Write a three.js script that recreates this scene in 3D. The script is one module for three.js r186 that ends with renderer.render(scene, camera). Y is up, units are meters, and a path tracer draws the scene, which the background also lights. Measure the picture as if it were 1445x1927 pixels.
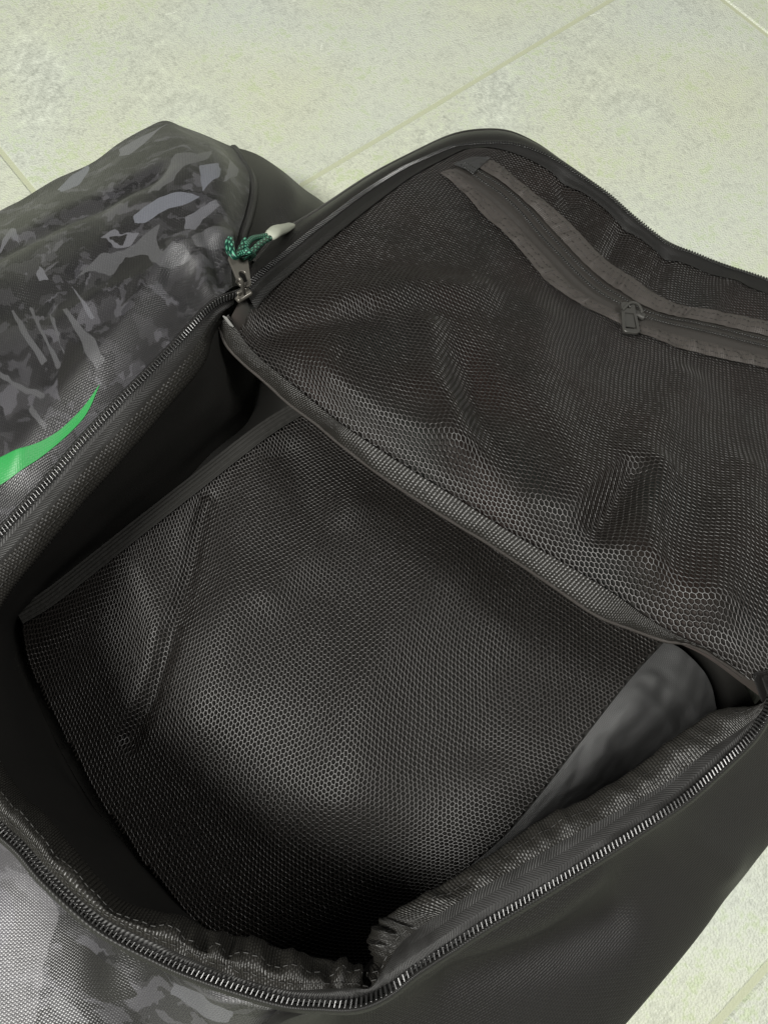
import * as THREE from 'three';
import { mergeGeometries } from 'three/addons/utils/BufferGeometryUtils.js';
import { RoundedBoxGeometry } from 'three/addons/geometries/RoundedBoxGeometry.js';
import { ImprovedNoise } from 'three/addons/math/ImprovedNoise.js';
import { RectAreaLightUniformsLib } from 'three/addons/lights/RectAreaLightUniformsLib.js';

// ---------- camera, light, exposure ----------
const scene = new THREE.Scene();
const camera = new THREE.PerspectiveCamera(67.31, 767 / 1024, 0.01, 30);
const right = new THREE.Vector3(0.992457,0.041830,-0.115236), upward = new THREE.Vector3(-0.122593,0.338634,-0.932897), ahead = new THREE.Vector3(0.000000,-0.939988,-0.341208);
camera.position.set(0, 0.486, 0);
camera.quaternion.setFromRotationMatrix(new THREE.Matrix4().makeBasis(right, upward, ahead.clone().negate()));
camera.updateMatrixWorld();
scene.background = new THREE.Color().setRGB(0.09, 0.09, 0.087);   // dim bounce from the room around
RectAreaLightUniformsLib.init();
const ceilingLamp = new THREE.RectAreaLight(new THREE.Color().setRGB(1.0, 0.99, 0.94), 46, 0.75, 0.75);
ceilingLamp.position.set(-1.05, 2.25, 0.78);
ceilingLamp.lookAt(0, 0, -0.15);
scene.add(ceilingLamp);
const fillLamp = new THREE.RectAreaLight(new THREE.Color().setRGB(1.0, 0.985, 0.95), 20, 0.6, 0.5);   // added fill lamp, unseen, for the left streak and inner wall
fillLamp.position.set(1.0, 2.1, -0.4);
fillLamp.lookAt(0, 0, -0.15);
scene.add(fillLamp);
const renderer = new THREE.WebGLRenderer({ antialias: true });
renderer.setSize(767, 1024);
renderer.toneMapping = THREE.LinearToneMapping;
renderer.toneMappingExposure = 1.0;
renderer.shadowMap.enabled = true;

// ---------- small helpers ----------
let seed = 7;
const rnd = () => { seed = (seed * 1664525 + 1013904223) >>> 0; return seed / 4294967296; };
const noise = new ImprovedNoise();
const N = (x, y, z = 0) => noise.noise(x, y, z);
const V = (x, y, z) => new THREE.Vector3(x / 100, y / 100, z / 100);      // centimetres
const clamp = (x, a = 0, b = 1) => Math.min(b, Math.max(a, x));
const sst = (a, b, x) => { const t = clamp((x - a) / (b - a)); return t * t * (3 - 2 * t); };
const lin = (r, g, b) => new THREE.Color().setRGB(r, g, b);
const used = {};
const numbered = (n) => { const k = used[n] = (used[n] ?? -1) + 1; return k ? n + '_' + String(k).padStart(3, '0') : n; };
function add(name, geo, mat, parent) {
  const m = new THREE.Mesh(geo, mat); m.name = numbered(name); m.castShadow = m.receiveShadow = true; parent.add(m); return m;
}

// ---------- curves and surfaces ----------
function curve(pts) {
  const c = new THREE.CatmullRomCurve3(pts, false, 'catmullrom', 0.5), n = 600, tab = [];
  for (let i = 0; i <= n; i++) tab.push(c.getPoint(i / n));
  const f = (t) => { const x = clamp(t) * n, i = Math.min(n - 1, Math.floor(x)); return tab[i].clone().lerp(tab[i + 1], x - i); };
  return f;
}
function byLength(f, n = 800) {                 // the same curve, by share of its length
  const p = []; const L = [0];
  for (let i = 0; i <= n; i++) { p.push(f(i / n)); if (i) L.push(L[i - 1] + p[i].distanceTo(p[i - 1])); }
  const g = (t) => { const s = clamp(t) * L[n]; let a = 0, b = n; while (b - a > 1) { const m = (a + b) >> 1; if (L[m] <= s) a = m; else b = m; } return p[a].clone().lerp(p[b], L[b] > L[a] ? (s - L[a]) / (L[b] - L[a]) : 0); };
  g.total = L[n]; return g;
}
function surface(base, disp, flip = 1) {        // a sheet base(u, v), pushed out along its own normal by disp(u, v) metres
  const e = 1e-3;
  const nrm = (f, u, v) => {
    const u0 = Math.max(0, u - e), u1 = Math.min(1, u + e), v0 = Math.max(0, v - e), v1 = Math.min(1, v + e);
    return f(u1, v).sub(f(u0, v)).cross(f(u, v1).sub(f(u, v0))).normalize().multiplyScalar(flip);
  };
  const bn = (u, v) => nrm(base, u, v);
  let Lu = 0, Lv = 0;
  for (let i = 0; i < 40; i++) { Lu += base((i + 1) / 40, 0.5).distanceTo(base(i / 40, 0.5)); Lv += base(0.5, (i + 1) / 40).distanceTo(base(0.5, i / 40)); }
  const pos = disp ? (u, v) => base(u, v).addScaledVector(bn(u, v), disp(u, v)) : base;
  const s = { pos, base, Lu, Lv, flip };
  s.normal = (u, v) => { const d = 4e-3, f = pos, u0 = Math.max(0, u - d), u1 = Math.min(1, u + d), v0 = Math.max(0, v - d), v1 = Math.min(1, v + d); return f(u1, v).sub(f(u0, v)).cross(f(u, v1).sub(f(u, v0))).normalize().multiplyScalar(flip); };
  return s;
}
function coons(c0, c1, d0, d1) {                // four border curves, d0 and d1 run from c0 to c1
  const [C0, C1, D0, D1] = [c0, c1, [c0[0], ...d0, c1[0]], [c0.at(-1), ...d1, c1.at(-1)]].map((l) => byLength(curve(l), 500));
  const a = C0(0), b = C0(1), c = C1(0), d = C1(1);
  return (u, v) => {
    const p = C0(u).multiplyScalar(1 - v).addScaledVector(C1(u), v).addScaledVector(D0(v), 1 - u).addScaledVector(D1(v), u);
    return p.addScaledVector(a, -(1 - u) * (1 - v)).addScaledVector(b, -u * (1 - v)).addScaledVector(c, -(1 - u) * v).addScaledVector(d, -u * v);
  };
}
function rows(...lists) {                       // a ribbon through several station lists, across v
  const cs = lists.map(curve), k = cs.length - 1;
  return (u, v) => { const p = cs.map((c) => c(u)); if (k === 1) return p[0].lerp(p[1], v); const q = new THREE.CatmullRomCurve3(p, false, 'catmullrom', 0.5); return q.getPoint(clamp(v)); };
}
function sheet(s, nu, nv, lift = 0, rect = [0, 1, 0, 1]) {
  const P = [], UV = [], UV1 = [], I = [], [ua, ub, va, vb] = rect, grid = [];
  for (let j = 0; j <= nv; j++) for (let i = 0; i <= nu; i++) {
    const u = ua + (ub - ua) * i / nu, v = va + (vb - va) * j / nv, p = s.pos(u, v);
    if (lift) p.addScaledVector(s.normal(u, v), lift);
    grid.push(p); P.push(p.x, p.y, p.z); UV1.push(u, v);
  }
  const w = nu + 1, su = new Float32Array(grid.length), sv = new Float32Array(grid.length);
  for (let j = 0; j <= nv; j++) for (let i = 0; i <= nu; i++) {
    const k = j * w + i;
    if (i) su[k] = su[k - 1] + grid[k].distanceTo(grid[k - 1]);
    if (j) sv[k] = sv[k - w] + grid[k].distanceTo(grid[k - w]);
  }
  const mu = su[(nv >> 1) * w + nu] || 1;
  for (let k = 0; k < grid.length; k++) UV.push((UV1[2 * k] - ua) / (ub - ua) * mu, sv[k]);
  for (let j = 0; j < nv; j++) for (let i = 0; i < nu; i++) {
    const k = j * w + i;
    if (s.flip > 0) I.push(k, k + 1, k + w, k + 1, k + w + 1, k + w); else I.push(k, k + w, k + 1, k + 1, k + w, k + w + 1);
  }
  const g = new THREE.BufferGeometry();
  g.setAttribute('position', new THREE.Float32BufferAttribute(P, 3));
  g.setAttribute('uv', new THREE.Float32BufferAttribute(UV, 2));
  g.setAttribute('uv1', new THREE.Float32BufferAttribute(UV1, 2));
  g.setIndex(I); g.computeVertexNormals(); return g;
}
function merged(base, matrices) {               // many copies of one small piece as one geometry
  const bp = base.attributes.position, bn = base.attributes.normal, bi = base.index, n = bp.count, m = matrices.length;
  const P = new Float32Array(n * m * 3), Q = new Float32Array(n * m * 3), I = new Uint32Array(bi.count * m), v = new THREE.Vector3(), nm = new THREE.Matrix3();
  matrices.forEach((M, k) => {
    nm.getNormalMatrix(M);
    for (let i = 0; i < n; i++) {
      v.fromBufferAttribute(bp, i).applyMatrix4(M).toArray(P, (k * n + i) * 3);
      v.fromBufferAttribute(bn, i).applyMatrix3(nm).normalize().toArray(Q, (k * n + i) * 3);
    }
    for (let i = 0; i < bi.count; i++) I[k * bi.count + i] = bi.getX(i) + k * n;
  });
  const g = new THREE.BufferGeometry();
  g.setAttribute('position', new THREE.BufferAttribute(P, 3)); g.setAttribute('normal', new THREE.BufferAttribute(Q, 3)); g.setIndex(new THREE.BufferAttribute(I, 1));
  return g;
}
function segFold(s, list) {                     // folds: ridges (+) and valleys (-) along lines on a sheet; widths and heights in mm
  const items = list.map(([pts, w, h]) => ({ q: pts, w: w / 1000, h: h / 1000 }));
  return (u, v) => {
    let d = 0;
    for (const { q, w, h } of items) {
      let best = 1e9;
      for (let i = 0; i + 1 < q.length; i++) {
        const ax = q[i][0] * s.Lu, ay = q[i][1] * s.Lv, bx = q[i + 1][0] * s.Lu, by = q[i + 1][1] * s.Lv, px = u * s.Lu, py = v * s.Lv;
        const t = clamp(((px - ax) * (bx - ax) + (py - ay) * (by - ay)) / ((bx - ax) ** 2 + (by - ay) ** 2 + 1e-12));
        best = Math.min(best, Math.hypot(px - ax - t * (bx - ax), py - ay - t * (by - ay)));
      }
      d += h * Math.exp(-((best / w) ** 2));
    }
    return d;
  };
}

// ---------- textures ----------
function heightTex(size, f) {
  const d = new Uint8Array(size * size * 4);
  for (let y = 0; y < size; y++) for (let x = 0; x < size; x++) { const h = Math.round(255 * clamp(f(x / size, y / size))), k = (y * size + x) * 4; d[k] = d[k + 1] = d[k + 2] = h; d[k + 3] = 255; }
  const t = new THREE.DataTexture(d, size, size); t.wrapS = t.wrapT = THREE.RepeatWrapping; t.magFilter = t.minFilter = THREE.LinearFilter; t.needsUpdate = true; return t;
}
const hash = (a, b) => { const s = Math.sin(a * 127.1 + b * 311.7) * 43758.5453; return s - Math.floor(s); };
const plain = heightTex(256, (x, y) => {        // plain weave, 16 x 16 yarns
  const n = 16, i = Math.floor(x * n), j = Math.floor(y * n), a = Math.sin(Math.PI * (x * n - i)), b = Math.sin(Math.PI * (y * n - j));
  const over = (i + j) % 2 === 0, k = 0.8 + 0.2 * hash(i, j);
  return over ? k * (0.25 + 0.75 * Math.sqrt(a) * (0.5 + 0.5 * b)) : k * (0.25 + 0.75 * Math.sqrt(b) * (0.5 + 0.5 * a)) * 0.85;
});
const ribbed = heightTex(256, (x, y) => {       // grosgrain: ribs across the band
  const n = 16, i = Math.floor(x * n), a = Math.sin(Math.PI * (x * n - i)), b = Math.sin(Math.PI * (y * 12 + (i % 2) * 0.5));
  return Math.sqrt(a) * (0.72 + 0.2 * b * b + 0.08 * hash(i, Math.floor(y * 12)));
});
const herring = heightTex(256, (x, y) => {      // herringbone twill
  const n = 12, w = y * 4, k = Math.floor(w), s = k % 2 ? w - k : 1 - (w - k);
  const p = x * n + s * 3, q = p - Math.floor(p); return Math.sqrt(Math.sin(Math.PI * q)) * 0.85 + 0.1 * Math.abs(Math.sin(w * 40));
});
const fine = heightTex(256, (x, y) => 0.5 + 0.3 * N(x * 40, y * 40, 3) + 0.2 * ((Math.floor(x * 64) + Math.floor(y * 64)) % 2));
const rep = (t, mm) => { const c = t.clone(); c.repeat.set(1000 / mm, 1000 / mm); c.needsUpdate = true; return c; };
const cloth = (color, o = {}) => new THREE.MeshPhysicalMaterial({ color, roughness: 0.55, ior: 1.6, side: THREE.DoubleSide, ...o });

const M = {
  plain: cloth(lin(0.0095, 0.0084, 0.0080), { ior: 1.65, bumpMap: rep(plain, 19), bumpScale: 0.00034, roughness: 0.42 }),
  band: cloth(lin(0.022, 0.0205, 0.0175), { ior: 1.65, bumpMap: rep(ribbed, 20), bumpScale: 0.00055, roughness: 0.4 }),
  tape: cloth(lin(0.010, 0.0095, 0.0085), { bumpMap: rep(herring, 16), bumpScale: 0.0002, roughness: 0.5 }),
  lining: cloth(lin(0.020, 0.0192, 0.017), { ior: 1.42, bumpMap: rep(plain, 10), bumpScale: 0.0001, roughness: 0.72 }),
  satin: cloth(lin(0.034, 0.034, 0.034), { ior: 1.7, bumpMap: rep(plain, 11), bumpScale: 0.0002, roughness: 0.48 }),
  net: new THREE.MeshPhysicalMaterial({ color: lin(0.017, 0.0145, 0.0128), roughness: 0.4, ior: 1.6 }),
  tapeGrey: cloth(lin(0.040, 0.036, 0.032), { bumpMap: rep(herring, 16), bumpScale: 0.0002, roughness: 0.5 }),
  bandGrey: cloth(lin(0.072, 0.064, 0.058), { bumpMap: rep(ribbed, 20), bumpScale: 0.0003, roughness: 0.45, ior: 1.6 }),
  teeth: new THREE.MeshPhysicalMaterial({ color: lin(0.02, 0.02, 0.0195), roughness: 0.26, ior: 1.95 }),
  metal: new THREE.MeshPhysicalMaterial({ color: lin(0.16, 0.15, 0.13), roughness: 0.3, metalness: 0.45 }),
  darkMetal: new THREE.MeshPhysicalMaterial({ color: lin(0.10, 0.098, 0.09), roughness: 0.25, metalness: 0.4, ior: 1.9 }),
  thread: cloth(lin(0.019, 0.018, 0.016), { roughness: 0.5 }),
  pale: new THREE.MeshPhysicalMaterial({ color: lin(0.42, 0.44, 0.36), roughness: 0.5 }),
  green: new THREE.MeshPhysicalMaterial({ color: lin(0.028, 0.30, 0.07), roughness: 0.42, bumpMap: rep(plain, 20), bumpScale: 0.0001, side: THREE.DoubleSide }),
};

// ---------- floor ----------
{
  const floor = new THREE.Group(); floor.name = 'floor'; floor.userData.kind = 'structure'; floor.userData.label = 'pale green mottled vinyl floor with tile grooves under the bag';
  scene.add(floor);
  const S = 1024, d = new Uint8Array(S * S * 4), b = new Uint8Array(512 * 512 * 4), c = new THREE.Color();
  const wrapN = (x, y, f, z) => { // noise that closes on itself
    const a = x, e = y; return (N(a * f, e * f, z) * (1 - a) + N((a - 1) * f, e * f, z) * a) * (1 - e) + (N(a * f, (e - 1) * f, z) * (1 - a) + N((a - 1) * f, (e - 1) * f, z) * a) * e;
  };
  for (let y = 0; y < S; y++) for (let x = 0; x < S; x++) {
    const u = x / S, v = y / S;
    const big = wrapN(u, v, 7, 1), mid = wrapN(u, v, 22, 5), sm = wrapN(u, v, 70, 9), ti = wrapN(u, v, 190, 13);
    const warm = wrapN(u, v, 5, 21);
    let k = 1 + 0.10 * big + 0.17 * mid + 0.26 * sm + 0.24 * ti;
    const fleck = sst(0.02, 0.5, mid * 0.7 + sm * 1.0 + 0.8 * ti) * sst(-0.3, 0.3, big + 0.1);
    const light = sst(0.2, 0.5, -sm * 0.8 - mid * 0.5 + ti * 0.4);
    k *= 1 - 0.18 * fleck; k *= 1 + 0.07 * light;
    c.setRGB(0.55 * k * (1 - 0.06 * fleck + 0.02 * warm), 0.578 * k, 0.482 * k * (1 - 0.16 * fleck - 0.12 * warm), THREE.LinearSRGBColorSpace);
    c.convertLinearToSRGB();
    const i = (y * S + x) * 4; d[i] = 255 * clamp(c.r); d[i + 1] = 255 * clamp(c.g); d[i + 2] = 255 * clamp(c.b); d[i + 3] = 255;
  }
  for (let k = 0; k < 6; k++) { // pale printed veins
    let x = rnd() * S, y = rnd() * S, a = rnd() * 6.28; const n = 14 + rnd() * 34, bend = (rnd() - 0.5) * 0.06;
    for (let q = 0; q < n; q++) { x += Math.cos(a); y += Math.sin(a); a += bend + (rnd() - 0.5) * 0.25; if (rnd() < 0.15) continue; const i = ((Math.floor(y + S) % S) * S + Math.floor(x + S) % S) * 4; for (let e = 0; e < 3; e++) { d[i + e] = Math.min(246, d[i + e] + 30); const j = (i + 4) % d.length; d[j + e] = Math.min(246, d[j + e] + 16); } }
  }
  // pebbled emboss
  const G = 64, cell = [];
  for (let j = 0; j < G; j++) for (let i = 0; i < G; i++) cell.push([i + rnd(), j + rnd(), 0.55 + 0.45 * rnd()]);
  for (let y = 0; y < 512; y++) for (let x = 0; x < 512; x++) {
    const gx = x / 512 * G, gy = y / 512 * G, ci = Math.floor(gx), cj = Math.floor(gy); let h = 0;
    for (let dj = -1; dj <= 1; dj++) for (let di = -1; di <= 1; di++) {
      const q = cell[((cj + dj + G) % G) * G + (ci + di + G) % G]; let ex = Math.abs(q[0] - gx), ey = Math.abs(q[1] - gy); ex = Math.min(ex, G - ex); ey = Math.min(ey, G - ey);
      const r = Math.hypot(ex, ey); h = Math.max(h, q[2] * (1 - sst(0.1, 0.75, r)));
    }
    const i = (y * 512 + x) * 4; b[i] = b[i + 1] = b[i + 2] = 255 * h; b[i + 3] = 255;
  }
  const map = new THREE.DataTexture(d, S, S); map.colorSpace = THREE.SRGBColorSpace; map.wrapS = map.wrapT = THREE.RepeatWrapping; map.magFilter = map.minFilter = THREE.LinearFilter; map.needsUpdate = true;
  const bump = new THREE.DataTexture(b, 512, 512); bump.wrapS = bump.wrapT = THREE.RepeatWrapping; bump.magFilter = bump.minFilter = THREE.LinearFilter; bump.needsUpdate = true;
  map.repeat.set(1 / 0.5, 1 / 0.5); bump.repeat.set(1 / 0.095, 1 / 0.095);
  const vinyl = new THREE.MeshPhysicalMaterial({ map, bumpMap: bump, bumpScale: 0.00028, roughness: 0.36 });
  const grout = new THREE.MeshPhysicalMaterial({ color: lin(0.45, 0.475, 0.335), bumpMap: bump, bumpScale: 0.0001, roughness: 0.5 });
  const yaw = -45.78543 * Math.PI / 180, T = 0.6, half = 4, gap = 0.0028, bev = 0.0018, dep = 0.0011;
  const uvs = (g) => { const p = g.attributes.position, a = []; for (let i = 0; i < p.count; i++) a.push(p.getX(i), p.getZ(i)); g.setAttribute('uv', new THREE.Float32BufferAttribute(a, 2)); return g; };
  const base = add('groove_base', uvs(new THREE.PlaneGeometry(T * 9, T * 9).rotateX(-Math.PI / 2)), grout, floor);
  base.rotation.y = yaw * -1; base.position.y = -dep;
  const wx = 2 * T - gap, wz = T - gap, ax = wx / 2 - bev, az = wz / 2 - bev;
  const variant = (ox, oz) => {
    const top = [[-ax, -az], [ax, -az], [ax, az], [-ax, az]], out = [[-wx / 2, -wz / 2], [wx / 2, -wz / 2], [wx / 2, wz / 2], [-wx / 2, wz / 2]], P = [], I = [];
    for (const [x, z] of top) P.push(x, 0, z);
    I.push(0, 2, 1, 0, 3, 2);
    for (let k = 0; k < 4; k++) { const n = (k + 1) % 4, s = P.length / 3; P.push(top[k][0], 0, top[k][1], top[n][0], 0, top[n][1], out[n][0], -dep - 0.0005, out[n][1], out[k][0], -dep - 0.0005, out[k][1]); I.push(s, s + 1, s + 2, s, s + 2, s + 3); }
    const g = new THREE.BufferGeometry(); g.setAttribute('position', new THREE.Float32BufferAttribute(P, 3)); g.setIndex(I); g.computeVertexNormals(); uvs(g);
    const uv = g.attributes.uv; for (let i = 0; i < uv.count; i++) uv.setXY(i, uv.getX(i) + ox, uv.getY(i) + oz); return g;
  };
  const vs = [variant(0, 0), variant(0.17, 0.31), variant(0.38, 0.11), variant(0.07, 0.43)];
  const cs = Math.cos(yaw), sn = Math.sin(yaw), ox = 0.134385, oz = -0.628285;
  for (let i = -2; i < 2; i++) for (let j = -half; j < half; j++) {
    const gx = (2 * i + 1 + (j & 1 ? 0 : 1) + ox) * T, gz = (j + 0.5 + oz) * T;
    const t = add('tile', vs[(i * 3 + j * 5 + 64) % 4], vinyl, floor);
    t.position.set(cs * gx - sn * gz, 0, sn * gx + cs * gz); t.rotation.y = -yaw;
  }
}

// ---------- the bag ----------
const bag = new THREE.Group(); bag.name = 'duffel_bag';
bag.userData = { label: 'open black duffel bag with grey camouflage print, lid folded back, lying on the pale floor', category: 'bag' };
scene.add(bag);

// the rim of the opening, station by station: zipper teeth, seam of tape and binding, free edge of the binding, foot of the lining wall
const rim = [
  [V(-9.34,12.00,-25.23), V(-9.78,11.70,-24.60), V(-10.49,11.20,-23.86), V(-9.14,7.50,-23.15)],
  [V(-10.66,12.50,-23.84), V(-10.54,12.20,-23.10), V(-10.61,11.60,-22.46), V(-8.78,6.80,-22.49)],
  [V(-11.99,13.00,-20.76), V(-11.14,12.90,-20.36), V(-10.59,12.20,-20.34), V(-9.21,6.00,-20.65)],
  [V(-13.51,13.50,-17.50), V(-12.57,13.30,-17.10), V(-11.98,12.60,-17.00), V(-11.14,5.60,-18.42)],
  [V(-14.99,13.50,-14.82), V(-14.01,13.30,-14.46), V(-13.36,12.60,-14.28), V(-13.17,5.20,-15.34)],
  [V(-16.40,13.50,-11.89), V(-15.42,13.30,-11.71), V(-14.78,12.60,-11.64), V(-15.54,5.00,-12.89)],
  [V(-17.78,13.50,-9.24), V(-16.82,13.30,-8.95), V(-16.17,12.60,-8.72), V(-17.42,5.00,-10.35)],
  [V(-18.84,13.50,-6.95), V(-17.89,13.30,-6.74), V(-17.10,12.60,-6.58), V(-19.03,4.80,-7.98)],
  [V(-19.23,13.50,-4.42), V(-18.30,13.30,-4.46), V(-17.50,12.60,-4.52), V(-20.46,2.60,-6.07)],
  [V(-18.67,14.00,-1.84), V(-17.77,13.80,-1.98), V(-17.03,13.00,-2.16), V(-19.17,2.60,-3.13)],
  [V(-17.06,14.50,0.63), V(-16.34,14.40,0.22), V(-15.64,13.40,-0.20), V(-17.29,2.60,-0.69)],
  [V(-15.19,14.80,2.17), V(-14.85,14.80,1.63), V(-14.46,14.00,0.90), V(-15.79,2.60,1.00)],
  [V(-13.59,15.00,3.08), V(-13.37,15.10,2.50), V(-13.22,14.40,1.81), V(-14.58,2.60,2.26)],
  [V(-12.45,15.20,3.68), V(-12.18,15.40,3.13), V(-12.02,14.80,2.39), V(-13.25,2.60,3.47)],
  [V(-11.07,15.50,4.58), V(-10.80,15.70,3.99), V(-10.68,15.00,3.38), V(-11.49,2.60,4.75)],
  [V(-8.58,16.00,5.82), V(-8.43,16.20,5.12), V(-8.29,15.50,4.92), V(-9.08,2.60,6.56)],
  [V(-6.13,16.00,6.62), V(-5.99,16.20,5.77), V(-6.11,15.50,5.26), V(-6.53,2.60,7.93)],
  [V(-4.53,16.20,6.95), V(-4.42,16.30,6.19), V(-4.45,15.60,5.61), V(-4.71,2.60,8.60)],
  [V(-2.96,16.30,7.20), V(-2.89,16.40,6.53), V(-3.05,15.70,5.69), V(-3.24,2.60,8.98)],
  [V(-1.31,16.40,7.38), V(-1.25,16.50,6.77), V(-1.34,15.80,5.97), V(-1.47,4.00,9.00)],
  [V(0.03,16.40,7.32), V(0.03,16.50,6.75), V(-0.01,15.80,6.05), V(0.16,4.00,9.06)],
  [V(0.95,16.50,7.22), V(0.96,16.40,6.72), V(1.01,15.60,6.17), V(1.25,4.20,9.14)],
  [V(1.62,16.50,7.02), V(1.64,16.20,6.69), V(1.64,15.20,6.45), V(2.04,4.40,9.01)],
  [V(2.32,16.50,6.61), V(1.98,16.40,6.10), V(1.65,15.60,5.80), V(2.82,4.50,8.86)],
  [V(3.12,16.40,5.94), V(2.40,16.60,5.28), V(1.47,15.80,5.21), V(3.52,4.60,7.95)],
  [V(3.73,16.40,5.50), V(2.88,16.60,4.75), V(1.73,16.00,4.58), V(4.37,4.70,7.12)],
  [V(4.41,16.30,5.04), V(3.55,16.50,4.22), V(2.33,16.00,4.10), V(5.47,4.80,6.03)],
  [V(5.74,16.20,4.11), V(4.95,16.30,3.24), V(4.28,15.80,2.85), V(7.10,5.00,4.48)],
  [V(7.41,16.00,3.06), V(6.60,16.10,2.20), V(5.99,15.60,1.68), V(8.80,5.00,3.04)],
  [V(9.12,15.80,1.95), V(8.14,15.90,1.22), V(7.75,15.40,0.31), V(10.95,5.00,1.26)],
  [V(10.67,15.70,0.89), V(9.69,15.70,0.27), V(9.27,15.20,-0.51), V(12.55,5.20,0.02)],
  [V(12.22,15.50,-0.17), V(11.35,15.50,-0.72), V(10.80,15.00,-1.44), V(14.18,5.40,-1.24)],
  [V(13.82,15.30,-1.33), V(13.00,15.20,-1.78), V(12.44,14.80,-2.68), V(15.96,5.60,-2.66)],
  [V(15.54,15.00,-2.84), V(14.87,15.00,-3.28), V(14.13,14.50,-4.04), V(18.07,5.80,-4.28)],
  [V(16.88,14.80,-4.15), V(16.43,14.70,-4.37), V(15.75,14.20,-5.13), V(19.77,6.00,-5.58)],
  [V(17.76,14.60,-5.38), V(17.40,14.50,-5.14), V(16.95,14.10,-5.44), V(20.92,7.00,-6.34)],
  [V(18.08,14.40,-6.25), V(17.88,14.30,-5.95), V(17.72,14.10,-5.53), V(21.15,8.00,-6.82)],
];
for (let k = 10; k < 21; k++) rim[k][1].lerp(rim[k][0], 0.5 * sst(9.5, 12, k) * (1 - sst(18, 21, k)));
const col = (k, a = 0, b = rim.length) => rim.slice(a, b).map((r) => r[k].clone());
const nst = rim.length - 1;

// panels of the shell
const silLeft = [V(-34.99,5.00,-26.14), V(-31.89,5.00,-30.63), V(-28.61,5.00,-34.16), V(-27.36,5.10,-35.22), V(-25.46,5.30,-37.10), V(-23.24,5.50,-38.72), V(-21.62,5.80,-40.50), V(-20.01,6.00,-41.92), V(-18.75,6.20,-42.60), V(-17.38,6.20,-42.23), V(-15.94,6.20,-41.82), V(-13.88,6.20,-41.08)];
const outOf = (a, d) => a.map((p, i, l) => { const t = l[Math.min(l.length - 1, i + 1)].clone().sub(l[Math.max(0, i - 1)]).setY(0).normalize(); return p.clone().add(new THREE.Vector3(t.z, 0, -t.x).multiplyScalar(d[0])).setY(p.y + d[1]); });
const rimOut = outOf(col(0), [-0.0022, -0.0012]);
const leftTop = rimOut.slice(0, 9).reverse();
leftTop[leftTop.length - 1] = V(-10.07,11.60,-25.78);
const seamPts = [V(-12.76,7.00,-39.22), V(-11.62,7.90,-36.93), V(-11.05,8.80,-34.51), V(-10.82,9.60,-32.08), V(-10.79,10.20,-30.21), V(-10.58,10.90,-27.71)];
const leftBase = coons(silLeft, leftTop, [V(-29.53,9.00,-19.03), V(-24.28,12.00,-11.90)], seamPts);
const leftPlain = surface(leftBase, null, -1);
const leftFold = segFold(leftPlain, [
  [[[0.9756, 0.7777], [0.7923, 0.7883], [0.6330, 0.8642], [0.4861, 0.8912], [0.3350, 0.9230]], 13, 5],
  [[[0.2956, 0.2956], [0.4834, 0.3401], [0.7411, 0.4000]], 12, -5],
  [[[0.3089, 0.5723], [0.4906, 0.6527], [0.6556, 0.6668]], 16, -3],
  [[[0.7929, 0.8362], [0.8923, 0.7923], [0.9161, 0.6781]], 6, -2],
  [[[0.9194, 0.9805], [0.8866, 0.8564], [0.8179, 0.7699]], 5, 2.5],
  [[[0.9516, 0.9716], [0.9356, 0.8671], [0.8996, 0.7730]], 4, -2.5],
  [[[0.6889, 0.7750], [0.5834, 0.7354], [0.4717, 0.7244]], 7, 1.6],
]);
const left = surface(leftBase, (u, v) => 0.017 * Math.sin(Math.PI * Math.pow(v, 1.15)) * (1 - 0.7 * sst(0.9, 1, u)) + leftFold(u, v) * sst(0.1, 0.4, v) * (1 - sst(0.93, 1, v)) * (1 - sst(0.97, 1, u)) + 0.0007 * N(u * 9, v * 5, 2) * sst(0, 0.1, v), -1);

const seamFront = [V(-1.53,15.90,8.08), V(-2.08,14.60,9.46), V(-2.70,11.00,12.79)];
const frontOut = [V(-32.42,6.00,1.04), V(-27.23,7.00,8.72), V(-19.50,7.00,15.05), V(-11.35,7.00,18.04), V(-2.95,6.00,18.37)];
const frontTop = rimOut.slice(9, 20); frontTop.push(V(-0.59,16.20,7.52));
const frontBase = coons(frontOut, frontTop, [V(-27.96,9.00,-0.04), V(-22.40,12.00,-1.15)], [...seamFront].reverse());
const frontPlain = surface(frontBase, null, -1);
const frontFold = segFold(frontPlain, [
  [[[0.4480, 0.9964], [0.5496, 0.8821], [0.6540, 0.7388]], 8, 3],
  [[[0.5728, 0.9480], [0.6460, 0.8456], [0.7277, 0.6423]], 11, -3],
  [[[0.3469, 0.8777], [0.4433, 0.6423]], 14, -3],
  [[[0.7400, 0.9286], [0.7772, 0.7717]], 14, 2.5],
  [[[0.8817, 0.9360], [0.9194, 0.7611]], 10, -2.5],
]);
const front = surface(frontBase, (u, v) => 0.040 * Math.sin(Math.PI * Math.pow(v, 1.9)) * (1 - 0.85 * sst(0.6, 1, u)) + frontFold(u, v) * (1 - sst(0.94, 1, v)), -1);

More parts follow.
